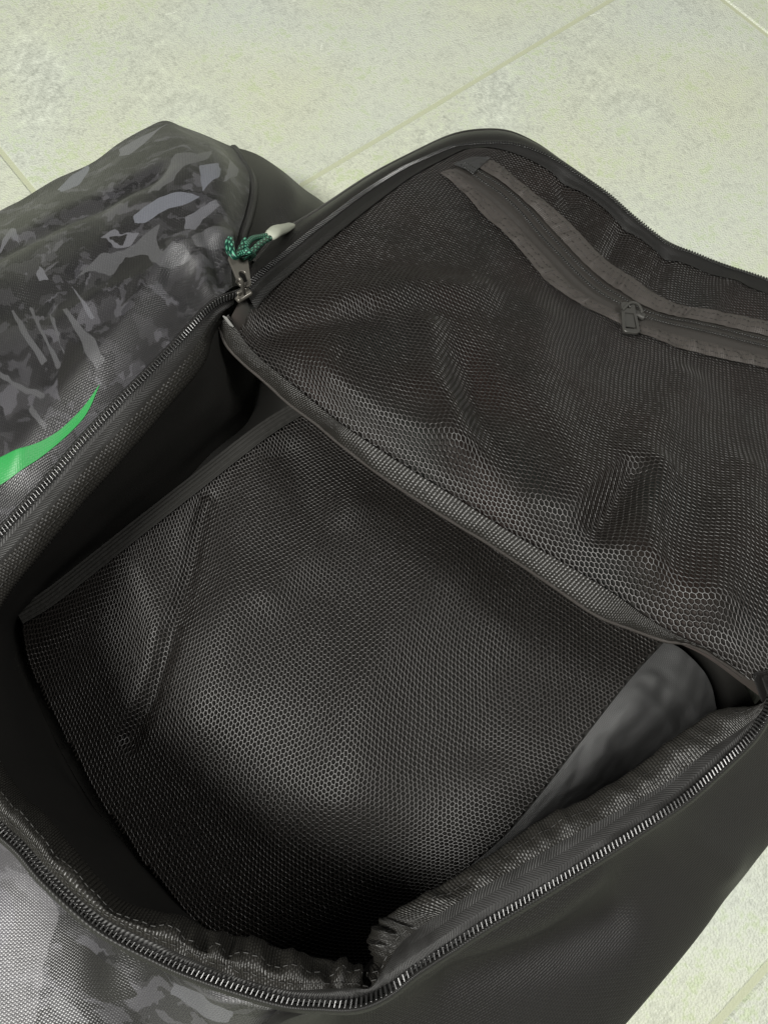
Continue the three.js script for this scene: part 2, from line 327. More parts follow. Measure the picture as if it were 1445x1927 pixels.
const endOut = [V(-2.95,6.00,18.37), V(3.19,6.00,16.62), V(9.22,6.00,13.44), V(12.86,6.00,10.77), V(14.54,6.00,9.01), V(16.79,6.00,6.48), V(18.50,6.00,4.44), V(19.86,6.00,2.59), V(21.93,6.00,0.21), V(25.47,6.00,-3.90), V(29.45,6.00,-8.62)];
const endTop = [V(-0.59,16.20,7.52), ...rimOut.slice(20), V(18.99,14.00,-7.85)];
const endBase = coons(endOut, endTop, [...seamFront].reverse(), [V(24.52,10.50,-8.28), V(21.18,13.00,-8.02)]);
const endPlain = surface(endBase, null, -1);
const endFold = segFold(endPlain, [
  [[[0.1839, 0.8055], [0.3688, 0.7689], [0.5302, 0.8165]], 12, 3.5],
  [[[0.2301, 0.6425], [0.3984, 0.5559], [0.5183, 0.5506]], 10, -3],
  [[[0.2856, 0.5377], [0.4139, 0.4257], [0.5100, 0.3194]], 11, 3],
  [[[0.6051, 1.0000], [0.6520, 0.5172], [0.6739, 0.1255]], 12, -2.5],
  [[[0.0870, 0.8943], [0.2294, 0.7732]], 9, 1.5],
]);
const end = surface(endBase, (u, v) => 0.024 * Math.sin(Math.PI * Math.pow(v, 1.3)) * (0.25 + 0.75 * sst(0, 0.2, u)) + 1.7 * endFold(u, v) * (1 - sst(0.94, 1, v)), -1);

const rearOut = [V(-13.88,6.20,-41.08), V(-12.09,5.50,-41.30), V(-10.21,4.90,-40.68), V(-8.51,4.30,-39.82), V(-6.97,3.80,-39.21), V(-3.66,3.00,-37.21), V(-0.65,2.50,-34.78)];
const rearTop = [V(-10.07,11.60,-25.78), V(-9.32,9.80,-27.60), V(-7.85,8.00,-29.56), V(-5.45,6.20,-31.27), V(-2.56,5.00,-30.89), V(-0.27,4.00,-30.22)];
const rearBase = coons(rearOut, rearTop, seamPts, []);
const rear = surface(rearBase, (u, v) => 0.003 * Math.sin(Math.PI * v) + 0.0025 * Math.exp(-(((u - 0.25) / 0.07) ** 2)) * Math.sin(Math.PI * v), -1);

// skirts: the sides go round under the widest line and in to the floor
const under = (pts, cx, cz) => { const mid = pts.map((p) => p.clone().lerp(new THREE.Vector3(cx, p.y, cz), 0.035).setY(p.y * 0.45)); return surface(rows(pts, mid, pts.map((p) => p.clone().lerp(new THREE.Vector3(cx, 0, cz), 0.14).setY(0.001))), null, 1); };
const centre = [0.02, -0.12];

// printed camouflage, painted flat in the panel's own coordinates; front map adds painted sheen
function printMap(W, H, blobs, size = 1, more = 0) {
  const cv = document.createElement('canvas'); cv.width = W; cv.height = H; const g = cv.getContext('2d');
  g.fillStyle = '#33312f'; g.fillRect(0, 0, W, H);
  const id = g.getImageData(0, 0, W, H), D = id.data;
  for (let y = 0; y < H; y++) for (let x = 0; x < W; x++) {
    const i = (y * W + x) * 4, X = x / size + 26 * N(x / 70, y / 70, 31) + 9 * N(x / 18, y / 18, 35) + 1.5 * N(x / 6, y / 6, 37), Y = y / size + 26 * N(x / 70, y / 70, 41) + 9 * N(x / 18, y / 18, 45) + 1.5 * N(x / 6, y / 6, 47);
    const al = X * 0.85 - Y * 0.5, ac = X * 0.5 + Y * 0.85;
    const a = N(al / 150, ac / 62, 4) + 0.45 * N(al / 60, ac / 24, 8), b = N(al / 120 + 9, ac / 48, 14) + 0.5 * N(al / 44, ac / 17, 18), e = N(al / 170 + 3, ac / 70, 24) + 0.5 * N(al / 50, ac / 22, 28);
    const m = sst(0.02 - more, 0.033 - more, a), n2 = sst(0.24 - more, 0.253 - more, b), k = sst(-0.22, -0.234, e), s = (hash(x, y) - 0.5) * 9 + 6 * N(x / 3.1, y / 3.1, 7);
    const L = 32 + 17 * m * (1 - k) + 27 * n2 - 6 * k + s;
    D[i] = L + 1; D[i + 1] = L; D[i + 2] = L + 1 + m + 2 * n2;
  }
  g.putImageData(id, 0, 0);
  for (const { q, c } of blobs) {
    g.fillStyle = c; g.beginPath();
    const r = [], m0 = q.length;
    for (let k = 0; k < m0; k++) for (let e = 0; e < 5; e++) {
      const a = q[k], b = q[(k + 1) % m0], t = e / 5, x = (a[0] + (b[0] - a[0]) * t) * W, y = (1 - a[1] - (b[1] - a[1]) * t) * H;
      r.push([x + 5 * N(x / 11, y / 11, 1) + 7 * N(x / 30, y / 30, 3), y + 5 * N(x / 11, y / 11, 6) + 7 * N(x / 30, y / 30, 9)]);
    }
    const n = r.length, X = (k) => r[(k + n) % n][0], Y = (k) => r[(k + n) % n][1];
    g.moveTo((X(-1) + X(0)) / 2, (Y(-1) + Y(0)) / 2);
    for (let k = 0; k < n; k++) g.quadraticCurveTo(X(k), Y(k), (X(k) + X(k + 1)) / 2, (Y(k) + Y(k + 1)) / 2);
    g.fill();
  }
  const t = new THREE.CanvasTexture(cv); t.colorSpace = THREE.SRGBColorSpace; t.channel = 1; return t;
}
const A1 = '#636368', A2 = '#515153', A3 = '#1f1e1d', A4 = '#6a6c74';
const leftBlobs = [
  [A1, [[0.6878, 0.0467], [0.7889, 0.0655], [0.8306, 0.0301], [0.7562, 0.1290], [0.7011, 0.1596], [0.6810, 0.1105]]],
  [A4, [[0.5082, 0.1117], [0.5520, 0.0323], [0.6006, 0.0000], [0.5960, 0.0589], [0.5611, 0.1573], [0.5246, 0.1529]]],
  [A2, [[0.7321, 0.4921], [0.7927, 0.3950], [0.8083, 0.3379], [0.8540, 0.3504], [0.9004, 0.2841], [0.8810, 0.3846], [0.8230, 0.4413], [0.8033, 0.5022], [0.7677, 0.5150]]],
  [A4, [[0.8527, 0.4354], [0.9096, 0.4022], [0.9179, 0.4765], [0.8728, 0.5828]]],
  [A1, [[0.9429, 0.2825], [0.9690, 0.3128], [0.9584, 0.4019], [0.9210, 0.5244], [0.9323, 0.4272]]],
  [A4, [[0.6960, 0.5616], [0.7611, 0.5465], [0.8244, 0.5688], [0.8650, 0.6006], [0.8261, 0.6240], [0.7723, 0.6161], [0.7228, 0.6144], [0.6956, 0.5895]]],
  [A1, [[0.8323, 0.6746], [0.8690, 0.6584], [0.9135, 0.6250], [0.9234, 0.6456], [0.8933, 0.6973], [0.8672, 0.7527], [0.8354, 0.7221]]],
  [A2, [[0.5323, 0.6312], [0.5978, 0.6084], [0.6723, 0.6513], [0.7677, 0.6533], [0.7534, 0.6963], [0.7744, 0.7721], [0.8120, 0.7783], [0.8429, 0.7996], [0.8643, 0.8370], [0.7823, 0.8177], [0.7427, 0.7777], [0.6679, 0.6759], [0.6489, 0.7123], [0.6183, 0.6964], [0.5699, 0.6380]]],
  [A3, [[0.6617, 0.6697], [0.7301, 0.7336], [0.7480, 0.7950], [0.6833, 0.7705], [0.6077, 0.7350], [0.6290, 0.7004]]],
  [A1, [[0.6027, 0.5587], [0.6489, 0.5610], [0.6555, 0.5901], [0.7077, 0.6301], [0.6772, 0.6506], [0.6350, 0.6162], [0.6250, 0.5861]]],
  [A3, [[0.6261, 0.5756], [0.6739, 0.6096], [0.6596, 0.6272], [0.6366, 0.6027]]],
  [A2, [[0.8606, 0.7761], [0.9016, 0.7504], [0.9781, 0.7427], [0.9954, 0.8089], [0.9217, 0.8286], [0.8673, 0.7989]]],
  [A1, [[0.4370, 0.5339], [0.4484, 0.5145], [0.4654, 0.5790], [0.4438, 0.5610]]],
  [A1, [[0.3444, 0.2790], [0.3796, 0.2009], [0.3949, 0.2262], [0.3933, 0.3067], [0.3766, 0.2531], [0.3411, 0.2978]]],
  [A2, [[0.3615, 0.5825], [0.3710, 0.5949], [0.4084, 0.7223], [0.4356, 0.7973], [0.4210, 0.7923], [0.3812, 0.6781]]],
  [A2, [[0.4051, 0.6167], [0.4144, 0.6289], [0.4489, 0.7679], [0.4762, 0.8467], [0.4583, 0.8293]]],
  [A2, [[0.4596, 0.6856], [0.4750, 0.7223], [0.4754, 0.7884], [0.4929, 0.8480], [0.4783, 0.8183]]],
  [A2, [[0.4933, 0.7057], [0.5087, 0.7264], [0.5699, 0.8595], [0.5827, 0.9150], [0.5580, 0.9213], [0.5256, 0.8161]]],
  [A1, [[0.5173, 0.6445], [0.5296, 0.6680], [0.5710, 0.7929], [0.5577, 0.7832]]],
  [A3, [[0.4980, 0.7929], [0.5254, 0.8317], [0.5448, 0.9037], [0.5015, 0.9281], [0.4546, 0.9301], [0.4600, 0.8460]]],
  [A2, [[0.3161, 0.7338], [0.3585, 0.7956], [0.4183, 0.8657], [0.4179, 0.8775], [0.3560, 0.8060], [0.3134, 0.7444]]],
  [A2, [[0.3777, 0.8553], [0.4087, 0.9317], [0.3978, 0.9366], [0.3690, 0.8612]]],
].map(([c, p]) => ({ c, q: p }));
M.camoLeft = cloth(0xffffff, { map: printMap(1400, 1000, leftBlobs, 1.0), bumpMap: rep(plain, 19), bumpScale: 0.00028, roughness: 0.36, ior: 1.8 });
const frontBlobsAndSheen = [
  [A2, [[0.6484, 0.5046], [0.7088, 0.5080], [0.7339, 0.5012], [0.6954, 0.4661], [0.6616, 0.4744]]],
  [A1, [[0.8239, 0.8119], [0.8622, 0.9189], [0.9306, 0.8917], [0.9339, 0.8344], [0.8790, 0.8018], [0.8294, 0.7440]]],
  [A3, [[0.5723, 0.6277], [0.6339, 0.6294], [0.7334, 0.6766], [0.7777, 0.6533], [0.7404, 0.5665], [0.6894, 0.5454], [0.6250, 0.5766]]],
  ['rgba(118,116,120,0.62)', [[0.3385, 0.4881], [0.3540, 0.9583], [0.4330, 0.7277], [0.5454, 0.6812], [0.5830, 0.5781], [0.6239, 0.4980], [0.6616, 0.4235], [0.6046, 0.2761], [0.4230, 0.3150]]],  // pale patch: mostly painted highlight, partly light print
  ['rgba(100,99,105,0.6)', [[0.3940, 0.6046], [0.4527, 0.6346], [0.5087, 0.5683], [0.5334, 0.4884], [0.4699, 0.4723]]],  // smaller tone inside the painted highlight
].map(([c, p]) => ({ c, q: p }));
M.camoFrontSheen = cloth(0xffffff, { map: printMap(1200, 800, frontBlobsAndSheen, 1.2, 0.16), bumpMap: rep(plain, 20), bumpScale: 0.0003, roughness: 0.36, ior: 1.8 });  // wider pale coverage here stands in for highlights on the weave
M.camoRear = cloth(0xffffff, { map: printMap(500, 400, [], 2), bumpMap: rep(plain, 18), bumpScale: 0.00015, roughness: 0.55 });

const sidePanel = add('side_panel', mergeGeometries([sheet(left, 150, 90), sheet(under(silLeft, ...centre), 60, 8)]), M.camoLeft, bag);
sidePanel.userData.label = 'grey camouflage side panel with a green mark';
const frontPanel = add('side_panel', mergeGeometries([sheet(front, 110, 60), sheet(under(frontOut, ...centre), 50, 8)]), M.camoFrontSheen, bag);
frontPanel.userData.label = 'shiny camouflage panel at the near corner, highlight partly painted into the print';
add('end_panel', mergeGeometries([sheet(end, 130, 70), sheet(under(endOut, ...centre), 50, 8)]), M.plain, bag).userData.label = 'plain black end panel';
add('rear_panel', mergeGeometries([sheet(rear, 50, 40), sheet(under(rearOut, ...centre), 30, 8)]), M.plain, bag);
const sideEnd = surface(coons([V(-34.99,5.00,-26.14), V(-37.20,5.00,-16.59), V(-35.95,5.50,-6.60), V(-32.42,6.00,1.04)], [leftTop[0].clone(), frontTop[0].clone()], [V(-29.53,9.00,-19.03), V(-24.28,12.00,-11.90)], [V(-27.96,9.00,-0.04), V(-22.40,12.00,-1.15)]), null, -1);
add('end_panel', mergeGeometries([sheet(sideEnd, 30, 30), sheet(under([V(-34.99,5.00,-26.14), V(-37.20,5.00,-16.59), V(-35.95,5.50,-6.60), V(-32.42,6.00,1.04)], ...centre), 20, 6)]), M.camoRear, bag);
const tube = (f, r, n = 120, k = 10) => new THREE.TubeGeometry(Object.assign(new THREE.Curve(), { getPoint: (t, o = new THREE.Vector3()) => o.copy(f(t)) }), n, r, k, false);
add('piping', tube(curve([V(-13.71,5.60,-41.33), V(-12.62,6.80,-39.30), V(-11.40,7.90,-36.87), V(-10.81,8.80,-34.51), V(-10.59,9.60,-32.11), V(-10.58,10.10,-30.40), V(-10.43,10.60,-28.34)]), 0.0036), M.plain, bag);
add('piping', tube(curve([V(-0.57,16.10,7.54), ...seamFront, V(-2.95,6.00,18.37)]), 0.0026), M.plain, bag);

// green printed mark, a thin film pressed on the panel
{
  const up_ = [[0.1854, 0.8515], [0.2746, 0.8945], [0.3516, 0.9343], [0.4161, 0.9504], [0.4699, 0.9533], [0.5111, 0.9506], [0.5533, 0.9422]];
  const lo_ = [[0.1673, 0.9010], [0.2571, 0.9361], [0.3346, 0.9560], [0.4056, 0.9670], [0.4735, 0.9706], [0.5123, 0.9634], [0.5533, 0.9422]];
  const c = (l) => curve(l.map(([u, v]) => new THREE.Vector3(u, v, 0))), a = c(up_), b = c(lo_);
  const s = surface((u, v) => { const p = a(u).lerp(b(u), v); return left.pos(clamp(p.x), clamp(p.y)).addScaledVector(left.normal(clamp(p.x, 0.01, 0.99), clamp(p.y, 0.01, 0.99)), 0.00045); }, null, -1);
  add('logo', sheet(s, 70, 12), M.green, sidePanel);
}

// zipper tape, binding and teeth round the opening
const Zc = curve(col(0)), Mc = curve(col(1)), Bc = curve(col(2)), Wc = curve(col(3));
const at = (k) => k / nst;
const ruff = (u) => { const s = u * nst; return ((0.25 * sst(11, 13, s) + 0.75 * sst(15.5, 17, s)) * (1 - sst(24, 27, s)) + 0.35 * sst(24, 27, s) * (1 - sst(33, 35, s)) + 0.12); };
const tapeS = surface(rows(col(0), col(1)), (u, v) => 0.0012 * Math.sin(Math.PI * v) * -1 + 0.0005 * N(u * 60, v * 2, 1), 1);
const bandS = surface(rows(col(1).map((p) => p.clone().setY(p.y + 0.001)), rim.map((r, k) => r[1].clone().lerp(r[2], 0.5).setY((r[1].y + r[2].y) / 2 + 0.0018 + 0.004 * sst(10, 12, k) * (1 - sst(18, 21, k)))), col(2).map((p) => p.clone()), rim.map((r) => r[2].clone().lerp(r[1], 0.12).setY(r[2].y - 0.004))),
  (u, v) => ruff(u) * Math.sin(Math.PI * clamp(v * 1.15)) * (0.0042 * N(u * 85, v * 1.0, 5) + 0.0022 * N(u * 170, v * 1.3, 9)), 1);
const zipper = add('zipper_tape', sheet(tapeS, 420, 8), M.tape, bag);
add('edge_binding', sheet(bandS, 520, 18), M.band, bag);
// teeth
const toothBase = new THREE.CapsuleGeometry(0.0005, 0.0025, 3, 8);
function teethAlong(f, across, pitch, base, tilt = 0.25) {
  const g = byLength(f), n = Math.floor(g.total / pitch), out = [], X = new THREE.Vector3(), Y = new THREE.Vector3(), Z = new THREE.Vector3();
  for (let k = 0; k < n; k++) {
    const t = (k + 0.5) / n, p = g(t), d = g(Math.min(1, t + 2e-3)).sub(g(Math.max(0, t - 2e-3))).normalize();
    Y.copy(across(t, p)); Y.addScaledVector(d, -Y.dot(d)).normalize(); Y.addScaledVector(d, tilt).normalize();
    X.copy(d).addScaledVector(Y, -d.dot(Y)).normalize(); Z.crossVectors(X, Y);
    out.push(new THREE.Matrix4().makeBasis(X, Y, Z).setPosition(p.addScaledVector(Z, 0.0005 * Math.sign(Z.y || 1))));
  }
  return merged(base, out);
}
const nearest = (f, n = 400) => { const l = []; for (let i = 0; i <= n; i++) l.push(f(i / n)); return (p) => { let b = l[0], d = 1e9; for (const q of l) { const e = q.distanceToSquared(p); if (e < d) { d = e; b = q; } } return b; }; };
const nearM = nearest(Mc);
const teeth = add('zipper_teeth', teethAlong((t) => Zc(t), (t, p) => nearM(p).clone().sub(p), 0.0019, toothBase), M.teeth, bag); teeth.userData.kind = 'stuff';
// a lit lip of folded cloth just outside the teeth on the left side
const lip = curve(col(0, 0, 10)), nearZ = nearest(Zc);
add('zipper_welt', sheet(surface(rows(outOf(col(0), [-0.0004, 0.0001]), outOf(col(0), [-0.0018, 0.0016]), outOf(col(0), [-0.0036, -0.0005])), null, 1), 420, 6), M.tape, bag);

// rows of stitching
function stitches(f, lift, pitch = 0.0034, len = 0.0022, r = 0.00026) {
  const g = byLength(f), n = Math.floor(g.total / pitch), base = new THREE.CapsuleGeometry(r, len - 2 * r, 2, 5), out = [], UP = new THREE.Vector3(0, 1, 0);
  for (let k = 0; k < n; k++) {
    const t = (k + 0.5) / n, p = g(t), Y = g(Math.min(1, t + 1.5e-3)).sub(g(Math.max(0, t - 1.5e-3))).normalize(), X = Y.clone().cross(UP).normalize(), Z = X.clone().cross(Y);
    out.push(new THREE.Matrix4().makeBasis(X, Y, Z).setPosition(p.addScaledVector(Z, Math.sign(Z.y) * lift)));
  }
  return merged(base, out);
}
const addStitch = (f, lift, parent) => { add('stitching', stitches(f, lift), M.thread, parent).userData.kind = 'stuff'; };
addStitch((t) => bandS.pos(t, 0.14), 0.0002, bag);
addStitch((t) => bandS.pos(t, 0.42), 0.0002, bag);

// lining
const wallS = surface(rows(col(2).map((p, i) => p.clone().lerp(rim[i][1], 0.1).setY(p.y - 0.003)), rim.map((r) => r[2].clone().lerp(r[3], 0.5).setY(r[2].y * 0.5 + r[3].y * 0.5)), col(3), col(3).map((p) => p.clone().setY(p.y - 0.02))),
  (u, v) => Math.sin(Math.PI * v) * (0.004 * N(u * 16, v * 2, 3) + 0.0015 * N(u * 40, v * 4, 6)), 1);
add('lining', sheet(wallS, 260, 24), M.lining, bag).userData.label = 'dark grey lining wall';
const hinge = [V(-9.14,7.50,-23.15), V(-6.25,5.60,-22.58), V(-1.24,5.00,-20.04), V(5.60,5.50,-16.50), V(11.97,6.00,-13.19), V(17.70,7.00,-10.28), V(20.19,7.80,-8.41), V(21.15,8.00,-6.82)];
const deep = (l) => l.map((p) => p.clone().setY(Math.max(0.006, p.y - 0.012)));
const bottomS = surface(coons(deep(col(3, 0, 9)).reverse(), deep(col(3, 22)), deep(col(3, 9, 22)), deep(hinge.slice(1, -1))), null, -1);
add('bottom_lining', sheet(bottomS, 60, 60), M.lining, bag);
const satinIn = [V(15.83,8.10,-9.40), V(13.98,8.10,-7.16), V(12.09,8.10,-4.56), V(9.51,7.60,-0.77), V(7.88,7.10,1.41), V(5.66,6.10,3.78), V(2.71,4.10,7.77)];
const satinOut = [V(18.71,7.60,-6.16), V(17.79,7.30,-4.71), V(15.60,7.10,-2.93), V(12.89,7.00,-0.80), V(10.07,6.60,1.56), V(7.19,5.60,4.44), V(3.23,4.40,8.41)];
const satinBase = coons(satinIn, satinOut, [V(16.93,8.20,-8.74), V(18.17,7.90,-7.58)], []);
const satinPlain = surface(satinBase, null, 1);
const satinFold = segFold(satinPlain, [[[[0.2772, 0.6845], [0.0949, 0.7171]], 7, -1.6], [[[0.3556, 0.3466], [0.1770, 0.2754]], 3, 0.8], [[[0.2854, 0.3573], [0.0844, 0.3614]], 2.5, -0.8], [[[0.4416, 0.3277], [0.3627, 0.5378]], 2, 0.6], [[[0.1022, 0.0978], [0.0735, 0.6930]], 2.5, 0.7], [[[0.3254, 0.0661], [0.4500, 0.4040]], 2, -0.6], [[[0.1467, 0.1512], [0.1328, 0.7578]], 2, 0.6]]);
add('lining', sheet(surface(satinBase, (u, v) => 0.0015 * Math.sin(Math.PI * Math.pow(v, 0.65)) + satinFold(u, v) * sst(0, 0.12, v) + (0.0010 * N(u * 9, v * 3, 4) + 0.0004 * N(u * 30, v * 8, 8)) * sst(0, 0.2, v), 1), 90, 40), M.satin, bag).userData.label = 'lighter satin lining beside the inner net pocket';

// netting as woven strands
function netting(s, pitch, keep, lift, jitter = 0.05, r = 0.00052, rect = [0, 1, 0, 1], turn = 0) {
  const ring = 5, P = [], Q = [], I = [], rowH = 0.62 * pitch, a = 0.2 * pitch, b = rowH - a, ext = 1.25 * Math.hypot(s.Lu, s.Lv);
  const cs = Math.cos(turn), sn = Math.sin(turn), cache = new Map();
  const table = (f) => { // metres along the sheet -> parameter, measured on the folded sheet
    const n = 200, L = [0]; for (let i = 1; i <= n; i++) { let d = 0; for (const o of [0.25, 0.5, 0.75]) d += f(i / n, o).distanceTo(f((i - 1) / n, o)) / 3; L.push(L[i - 1] + d); }
    return { total: L[n], at: (m) => { if (m <= 0) return m / L[n] - 1e-9; if (m >= L[n]) return m / L[n] + 1e-9; let a = 0, b = n; while (b - a > 1) { const c = (a + b) >> 1; if (L[c] <= m) a = c; else b = c; } return (a + (m - L[a]) / (L[b] - L[a])) / n; } };
  };
  const TU = table((t, o) => s.pos(t, o)), TV = table((t, o) => s.pos(o, t));
  const node = (x, y) => {
    const key = Math.round(x / pitch * 40) + ',' + Math.round(y / pitch * 40); let q = cache.get(key);
    if (q === undefined) {
      const jx = (hash(x * 9e3, y * 7e3) - 0.5) * jitter * pitch, jy = (hash(x * 5e3 + 3, y * 8e3) - 0.5) * jitter * pitch;
      const X = x + jx + 0.0016 * N(x * 28, y * 28, 4), Y = y + jy + 0.0016 * N(x * 28, y * 28, 11), u = TU.at(TU.total / 2 + cs * X - sn * Y), v = TV.at(TV.total / 2 + sn * X + cs * Y);
      if (u < rect[0] || u > rect[1] || v < rect[2] || v > rect[3] || (keep && !keep(u, v))) q = null;
      else { const n = s.normal(u, v); q = { p: s.pos(u, v).addScaledVector(n, lift), n }; }
      cache.set(key, q);
    }
    return q;
  };
  const strand = (A, B, lowA, lowB) => {
    if (!A || !B) return;
    const d = B.p.clone().sub(A.p); if (d.length() > 3 * pitch) return; d.normalize();
    const s0 = P.length / 3;
    for (const [E, sg] of [[A, -1], [B, 1]]) {
      const n = E.n.clone().addScaledVector(d, -E.n.dot(d)).normalize(), w = new THREE.Vector3().crossVectors(d, n), c = E.p.clone().addScaledVector(d, sg * r * 0.5);
      for (let k = 0; k < ring; k++) { const th = 2 * Math.PI * (k + 0.25) / ring, x = Math.cos(th), y = Math.sin(th); const dir = w.clone().multiplyScalar(x).addScaledVector(n, y); P.push(c.x + (w.x * x * 1.3 + n.x * y * 0.8) * r, c.y + (w.y * x * 1.3 + n.y * y * 0.8) * r, c.z + (w.z * x * 1.3 + n.z * y * 0.8) * r); Q.push(dir.x, dir.y, dir.z); }
    }
    for (let k = 0; k < ring; k++) { const m = (k + 1) % ring; I.push(s0 + k, s0 + ring + k, s0 + m, s0 + m, s0 + ring + k, s0 + ring + m); }
  };
  const ni = Math.ceil(ext / pitch), nj = Math.ceil(ext / rowH);
  for (let j = -nj; j <= nj; j++) for (let i = -ni; i <= ni; i++) {
    const x = (i + (j & 1 ? 0.5 : 0)) * pitch, y = j * rowH;
    const top = node(x, y + b), l = node(x - pitch / 2, y + a), rr = node(x + pitch / 2, y + a), rl = node(x + pitch / 2, y - a);
    strand(l, top); strand(top, rr); strand(rr, rl);
  }
  const g = new THREE.BufferGeometry();
  g.setAttribute('position', new THREE.Float32BufferAttribute(P, 3)); g.setAttribute('normal', new THREE.Float32BufferAttribute(Q, 3)); g.setIndex(I);
  return g;
}
// inner net pocket
const elastic = [V(-19.41,5.50,-6.86), V(-18.08,5.60,-7.98), V(-16.30,5.70,-9.98), V(-14.25,5.90,-12.30), V(-11.07,6.10,-15.91), V(-7.87,6.30,-19.50), V(-5.58,6.30,-21.66)];
const pocketBase = coons(elastic, [V(2.38,4.10,8.40), V(5.67,6.10,3.82), V(7.88,7.10,1.41), V(9.51,7.60,-0.77), V(12.09,8.10,-4.56), V(13.98,8.10,-7.16), V(15.83,8.10,-9.40)],
  [V(-19.09,3.80,-4.79), V(-17.69,3.00,-2.52), V(-15.96,3.00,-0.54), V(-13.34,3.00,2.35), V(-9.50,3.00,5.77), V(-6.17,3.00,7.95), V(-1.53,3.10,8.99)],
  [V(-1.16,6.10,-19.18), V(4.88,6.40,-15.91), V(10.47,7.10,-12.54)]);
const pocketPlain = surface(pocketBase, null, -1);
const pocketFold = segFold(pocketPlain, [
  [[[0.5956, 0.0544], [0.3911, 0.2146], [0.2216, 0.3115], [0.1266, 0.3411]], 6, -5],
  [[[0.3584, 0.0688], [0.3235, 0.2078]], 16, 3],
  [[[0.7122, 0.1144], [0.4706, 0.2801], [0.2786, 0.4100]], 22, 4],
  [[[0.8433, 0.0904], [0.7679, 0.2989]], 14, -3],
  [[[0.8411, 0.2933], [0.5750, 0.3250]], 12, 2.5],
  [[[0.8404, 0.5400], [0.5821, 0.5964], [0.3657, 0.7051]], 20, 3],
  [[[0.8728, 0.7400], [0.5949, 0.8384]], 16, -2],
]);
const pocketD = (u, v) => 0.007 * sst(0, 0.48, u) * sst(0, 0.3, v) * (1 - 0.75 * sst(0.55, 1, v)) * (1 - sst(0.8, 1, u) * 0.7) + pocketFold(u, v) * sst(0, 0.06, u) * sst(0, 0.08, v) * (1 - sst(0.95, 1, v)) + 0.0012 * N(u * 7, v * 6, 5) * sst(0, 0.1, v);
const pocketS = surface(pocketBase, pocketD, -1);
const pocketBackS = surface(pocketBase, (u, v) => pocketD(u, v) * 0.82 - 0.0045, -1);
const tint = (s, nu, nv, lift, rect) => sheet(s, nu, nv, lift, rect);
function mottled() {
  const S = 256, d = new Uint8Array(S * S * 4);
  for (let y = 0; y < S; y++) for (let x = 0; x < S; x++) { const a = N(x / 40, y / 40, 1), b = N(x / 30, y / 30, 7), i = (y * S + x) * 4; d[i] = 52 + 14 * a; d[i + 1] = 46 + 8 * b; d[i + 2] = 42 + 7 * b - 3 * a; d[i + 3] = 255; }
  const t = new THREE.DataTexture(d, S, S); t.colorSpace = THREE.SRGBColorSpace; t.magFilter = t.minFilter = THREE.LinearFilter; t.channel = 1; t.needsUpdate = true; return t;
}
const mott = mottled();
M.netBack = cloth(0xffffff, { map: mott, roughness: 0.7, ior: 1.45 });  // brown backing, brightened in colour so the lid reads lit against the pocket
const pocket = add('net_pocket', sheet(pocketBackS, 90, 90), M.lining, bag); pocket.userData.label = 'net pocket across the inside bottom';  // black lining as backing, darker than the lid's, deepening the pocket's shade
const pocketNet = add('netting', netting(pocketS, 0.0030, null, 0, 0.13, 0.00042, [0.002, 0.998, 0.01, 0.998], -0.62), M.net, pocket); pocketNet.userData.kind = 'stuff';
{
  const wide = elastic.map((p, i, l) => { const t = l[Math.min(l.length - 1, i + 1)].clone().sub(l[Math.max(0, i - 1)]).setY(0).normalize(); return new THREE.Vector3(-t.z, 0, t.x).multiplyScalar(0.0052); });
  const s = surface(rows(elastic.map((p, i) => p.clone().sub(wide[i]).setY(p.y + 0.001)), elastic.map((p, i) => p.clone().setY(p.y + 0.002)), elastic.map((p, i) => p.clone().add(wide[i]).setY(p.y + 0.0015))), (u, v) => 0.0006 * Math.abs(Math.sin(v * Math.PI * 4.5)) + 0.0003 * N(u * 80, v * 3, 2), 1);
  add('elastic_band', sheet(s, 160, 36), M.lining, pocket);
}

// ---------- the lid, folded back ----------
const lidIn = [V(-9.86,11.60,-23.68), V(-8.43,11.40,-21.87), V(-6.76,11.30,-20.79), V(-5.19,11.20,-19.74), V(-2.54,11.20,-17.97), V(0.20,11.30,-16.54), V(3.27,11.50,-14.89), V(6.21,11.80,-13.23), V(8.92,12.10,-11.68), V(11.52,12.60,-10.33), V(13.87,13.00,-8.82), V(15.71,13.40,-7.98), V(17.28,13.90,-6.80), V(18.87,14.20,-5.66)];
const lidOut = [V(3.45,3.00,-47.06), V(6.06,2.90,-47.63), V(8.14,2.70,-47.47), V(10.05,2.60,-46.71), V(11.97,2.50,-45.54), V(13.83,2.50,-44.24), V(15.39,2.50,-42.76), V(17.24,2.40,-41.30), V(18.43,2.40,-40.36), V(20.09,2.40,-39.88), V(22.29,2.40,-39.11), V(25.84,2.40,-38.22), V(29.56,2.40,-36.99)];
const lidLeft = [V(-9.25,11.20,-26.23), V(-7.81,9.80,-29.76), V(-5.79,8.00,-34.23), V(-3.22,5.80,-39.57), V(-0.85,4.40,-43.13), V(1.74,3.30,-46.06)];
const lidRight = [V(21.15,12.50,-10.69), V(24.26,9.00,-18.00), V(27.48,5.00,-27.40)];
const lidBase = coons(lidIn, lidOut, lidLeft, lidRight);
const lidPlain = surface(lidBase, null, 1);
